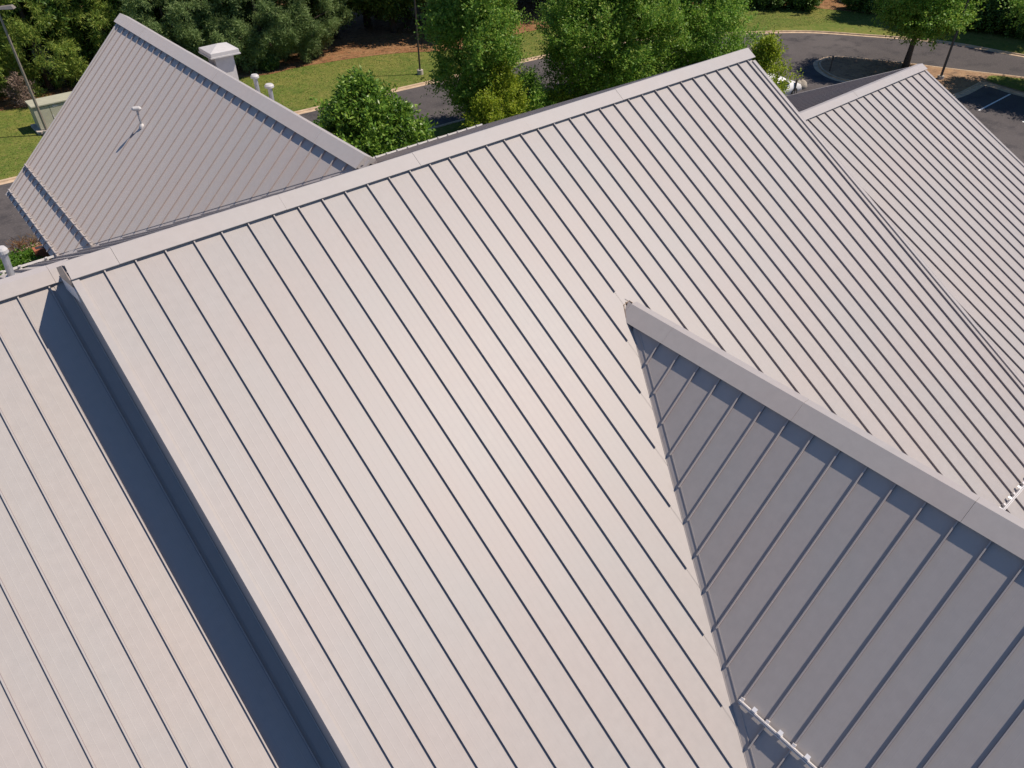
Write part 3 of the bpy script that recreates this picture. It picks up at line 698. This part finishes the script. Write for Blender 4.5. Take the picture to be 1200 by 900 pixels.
# dry pinkish bush at the left
tree("dry_bush", (4.2, 34.7, -ZG), "dry pinkish brown bush at the wood edge on the left", "bush", 51, ell(.55, .0, 1.1, .7), 36, 10, 7, .5, .16, .03, LF_DRY, .9, .03, r0=.25, up=.9, rnd=.4)
tree("blossom_bush", (57.2, 11.6, -ZG), "pale pink blossoming bush among the dark trees at top right", "bush", 52, ell(1.1, .5, 3.6, .7), 40, 9, 7, .4, .14, .08, LF_DRY, 2.6, .05, r0=.3, up=.6, rnd=.5)

# ---- low planting at the left corner bed
cl = [(random.Random(i).uniform(-1.0, .35), random.Random(i+99).uniform(-1.3, .85), random.Random(i+7).uniform(.0, .14), .2) for i in range(150)]
v = foliage_arrays(61, cl, 10, 5, .26, .17, .05, up=1.0, rnd=.6, out=.1)
o = bpy.data.objects.new("ground_cover", quads_mesh("ground_cover", v, LF_LIR)); COL.objects.link(o); o.location = W((.2, 17.1, -ZG+.07)); o["kind"] = "stuff"
tag(o, "bright green leafy ground cover in the bed below the left wing eave", "ground cover")
cl = [(x*.22-1.0, .06*math.sin(x*1.7)+max(0, x*.02), .06, .14) for x in range(10)]
v = foliage_arrays(62, cl, 22, 5, .35, .22, .02, up=1.2, rnd=.45, out=.1)
o = bpy.data.objects.new("ornamental_grass", quads_mesh("ornamental_grass", v, LF_RED)); COL.objects.link(o); o.location = W((1.1, 18.55, -ZG+.07)); o["kind"] = "stuff"
tag(o, "reddish ornamental grass along the kerb by the left wing corner", "grass")
# grass tufts on the lawn
rng = np.random.default_rng(8); n = 90000
gx = rng.uniform(-2, 56, n); gy = 24.6+rng.uniform(.0, 1, n)*9.5-np.clip(gx-28, 0, 40)*.35
fx = np.array([p[0] for p in FAR]); fy = np.array([p[1] for p in FAR]); keep = gy > np.interp(gx, fx[:110], fy[:110])+.25
gx, gy = gx[keep], gy[keep]; n = len(gx)
an = rng.uniform(0, 6.28, n); hh = rng.uniform(.015, .04, n); ww = rng.uniform(.008, .02, n)
b0 = np.stack([gx, gy, np.zeros(n)], 1); dx = np.stack([np.cos(an), np.sin(an), np.zeros(n)], 1)
lean_ = rng.normal(0, .035, (n, 3)); lean_[:, 2] = 0
v = np.stack([b0-dx*ww[:, None], b0+dx*ww[:, None], b0+dx*ww[:, None]*.3+lean_+np.array([0, 0, 1])*hh[:, None], b0-dx*ww[:, None]*.3+lean_+np.array([0, 0, 1])*hh[:, None]], 1).reshape(-1, 3)
o = bpy.data.objects.new("grass", quads_mesh("grass", v, GR_BL)); COL.objects.link(o); o.location = (0, 0, 0); o["kind"] = "stuff"
tag(o, "mown lawn grass between the drive and the wood", "grass")

# ================================================================== lamp poles, cabinet, car, small things
def lamp_pole(loc, h, label, m, head=True, ang=0., r=.055):
    root = empty("lamp_pole", loc, label, "lamp pole", "lamp poles around the drive")
    x, y, z = 0, 0, 0
    o_ = (0, 0, 0)
    MB(o_).tube([(0, 0, .22), (0, 0, h)], [r*1.25, r*.8], 4, True).build("pole", m, root)
    MB(o_).tube([(0, 0, 0), (0, 0, .24)], [.17, .17], 20).build("concrete_base", PAD, root)
    hd = MB(o_); ca, sa = math.cos(ang), math.sin(ang); ax = (Vector((ca, sa, 0)), Vector((-sa, ca, 0)), Vector((0, 0, 1)))
    hd.tube([(0, 0, h-.05), (ca*.18, sa*.18, h-.01)], [.03, .03], 8)
    b = Vector((ca*.42, sa*.42, h))
    e = [b+ax[0]*i+ax[1]*j+ax[2]*k for i, j, k in ((-.27, -.17, -.04), (.30, -.15, -.04), (.30, .15, -.04), (-.27, .17, -.04), (-.27, -.13, .05), (.22, -.11, .09), (.22, .11, .09), (-.27, .13, .05))]
    hd.add(e, [(0, 3, 2, 1), (4, 5, 6, 7), (0, 1, 5, 4), (1, 2, 6, 5), (2, 3, 7, 6), (3, 0, 4, 7)])
    hd.build("lamp_head", POLEL, root)
    return root
lamp_pole((4.02, 30.01, -ZG), 5.45, "weathered grey lamp pole with shoebox head in front of the green cabinet", POLEL, ang=-.55, r=.055)
lamp_pole((22.41, 26.02, -ZG), 6.2, "dark lamp pole standing on the lawn left of the upright feathery tree", POLEM, ang=-1.5, r=.05)
lamp_pole((43.46, 6.65, -ZG), 6.0, "dark lamp pole on the mulched island right of its tree", POLEM, ang=.4, r=.055)

tc_ = empty("utility_cabinet", (4.9, 30.9, -ZG), "pale green utility transformer cabinet on a concrete pad at the left", "utility cabinet")
MB((0, 0, 0)).box((0, 0, .06), (2.5, 1.35, .14)).build("concrete_pad", PAD, tc_)
MB((0, 0, 0)).box((0, 0, .66), (2.1, .95, 1.06)).build("cabinet_body", GREENBOX, tc_, bevel=.01)
MB((0, 0, 0)).box((0, -.02, 1.22), (2.2, 1.08, .07)).build("cabinet_lid", GREENBOX, tc_, bevel=.012)
for x in (-.70, 0, .70): MB((0, 0, 0)).box((x, -.485, .66), (.67, .025, .98)).build("cabinet_door", GREENBOX, tc_)
for x in (-.32, .32, .98): MB((0, 0, 0)).box((x, -.505, .62), (.03, .03, .16)).build("door_handle", RAILM, tc_)
MB((0, 0, 0)).box((-.1, -.503, 1.08), (.22, .012, .07)).build("notice_plate", WHITE, tc_)

# car
car = empty("parked_car", (33.8, 10.95, -ZG), "white car parked past the yellow green shrub behind the roof", "car")
def car_mesh():
    L2, Wd = 1.78, .69
    prof = [(-L2, .32, .50), (-L2+.06, .62, .62), (-1.35, .70, .66), (-.95, .76, .66), (-.55, 1.10, .56), (.2, 1.14, .56), (.75, .80, .66), (1.3, .72, .66), (L2-.05, .55, .60), (L2, .35, .5)]
    mb = MB((0, 0, 0)); vs = []; n = len(prof)
    for (x, z, hw) in prof:
        vs += [(x, -Wd*.97, .22), (x, -Wd, min(z, .62)*.85), (x, -hw, z), (x, -hw*.6, z+.03), (x, hw*.6, z+.03), (x, hw, z), (x, Wd, min(z, .62)*.85), (x, Wd*.97, .22)]
    fs = []
    for i in range(n-1):
        for j in range(7): fs.append((i*8+j, i*8+j+1, i*8+j+9, i*8+j+8))
        fs.append((i*8+7, i*8, i*8+8, i*8+15))
    fs += [tuple(range(8))[::-1], tuple(range((n-1)*8, n*8))]
    return mb.add(vs, fs)
car_mesh().build("body", CARW, car, smooth=True)
g = MB((0, 0, 0))
g.add([(-.93, -.56, .80), (-.56, -.50, 1.09), (-.56, .50, 1.09), (-.93, .56, .80)], [(0, 1, 2, 3)]); 
g.build("rear_window", GLASS, car); g = MB((0, 0, 0))
g.add([(.23, -.50, 1.165), (.72, -.58, .86), (.72, .58, .86), (.23, .50, 1.165)], [(0, 1, 2, 3)]); g.build("windscreen", GLASS, car)
for s in (-1, 1):
    g = MB((0, 0, 0)); g.add([(-.75, s*.675, .80), (-.5, s*.60, 1.05), (.18, s*.60, 1.07), (.6, s*.675, .80)], [(0, 1, 2, 3)]); g.build("side_window", GLASS, car)
for x in (-1.15, 1.12):
    for s in (-1, 1):
        wh = MB((0, 0, 0)).tube([(x, s*.58, .25), (x, s*.72, .25)], [.25, .25], 20).build("wheel", RUBBER, car)
        MB((0, 0, 0)).tube([(x, s*.70, .25), (x, s*.735, .25)], [.15, .13], 14).build("rim", RIM, wh)
for s in (-1, 1): MB((0, 0, 0)).box((1.72, s*.45, .52), (.08, .24, .10)).build("headlight", GLASS, car)
# bollard, stones, valve box
def post(loc, h, r, label, m=POLEM):
    p = MB(loc).tube([loc, (loc[0], loc[1], loc[2]+h)], [r, r*.9], 10).build("marker_post", m); return tag(p, label, "post")
post((34.9, 10.35-.1, -ZG), .95, .06, "short black post just right of the white car")
post((40.05, 11.3, -ZG+.08), .8, .04, "thin black post on the tip of the mulched island")
def rock(loc, sx, sy, sz, seed, label):
    rg = np.random.default_rng(seed); mb = MB(loc); vs = []; fs = []; n, k = 12, 7
    for i in range(k):
        ph = math.pi*(i+.5)/k
        for j in range(n):
            th = 2*math.pi*j/n; q = 1+.14*math.sin(2*th+seed)+rg.normal(0, .06)
            vs.append((loc[0]+sx*math.sin(ph)*math.cos(th)*q, loc[1]+sy*math.sin(ph)*math.sin(th)*q, loc[2]+sz*.4+sz*math.cos(ph)*q))
    for i in range(k-1):
        for j in range(n): fs.append((i*n+j, i*n+(j+1) % n, (i+1)*n+(j+1) % n, (i+1)*n+j))
    fs += [tuple(range(n))[::-1], tuple(range((k-1)*n, k*n))]
    return tag(mb.add(vs, fs).build("boulder", STONE, smooth=True), label, "boulder")
rock((36.5, 10.9, -ZG), .38, .30, .30, 3, "tan boulder on the asphalt right of the short black post")
vb = empty("terracotta_box", (.74, 17.45, -ZG+.06), "small terracotta box at the corner of the left wing eave", "planter")
MB((0, 0, 0)).box((0, 0, .28), (.46, .34, .56)).build("box_body", TERRA, vb, bevel=.01)
MB((0, 0, 0)).box((0, 0, .565), (.28, .18, .02)).build("dark_hole", DARKM, vb)  # dark plate standing in for the shade inside an open hole
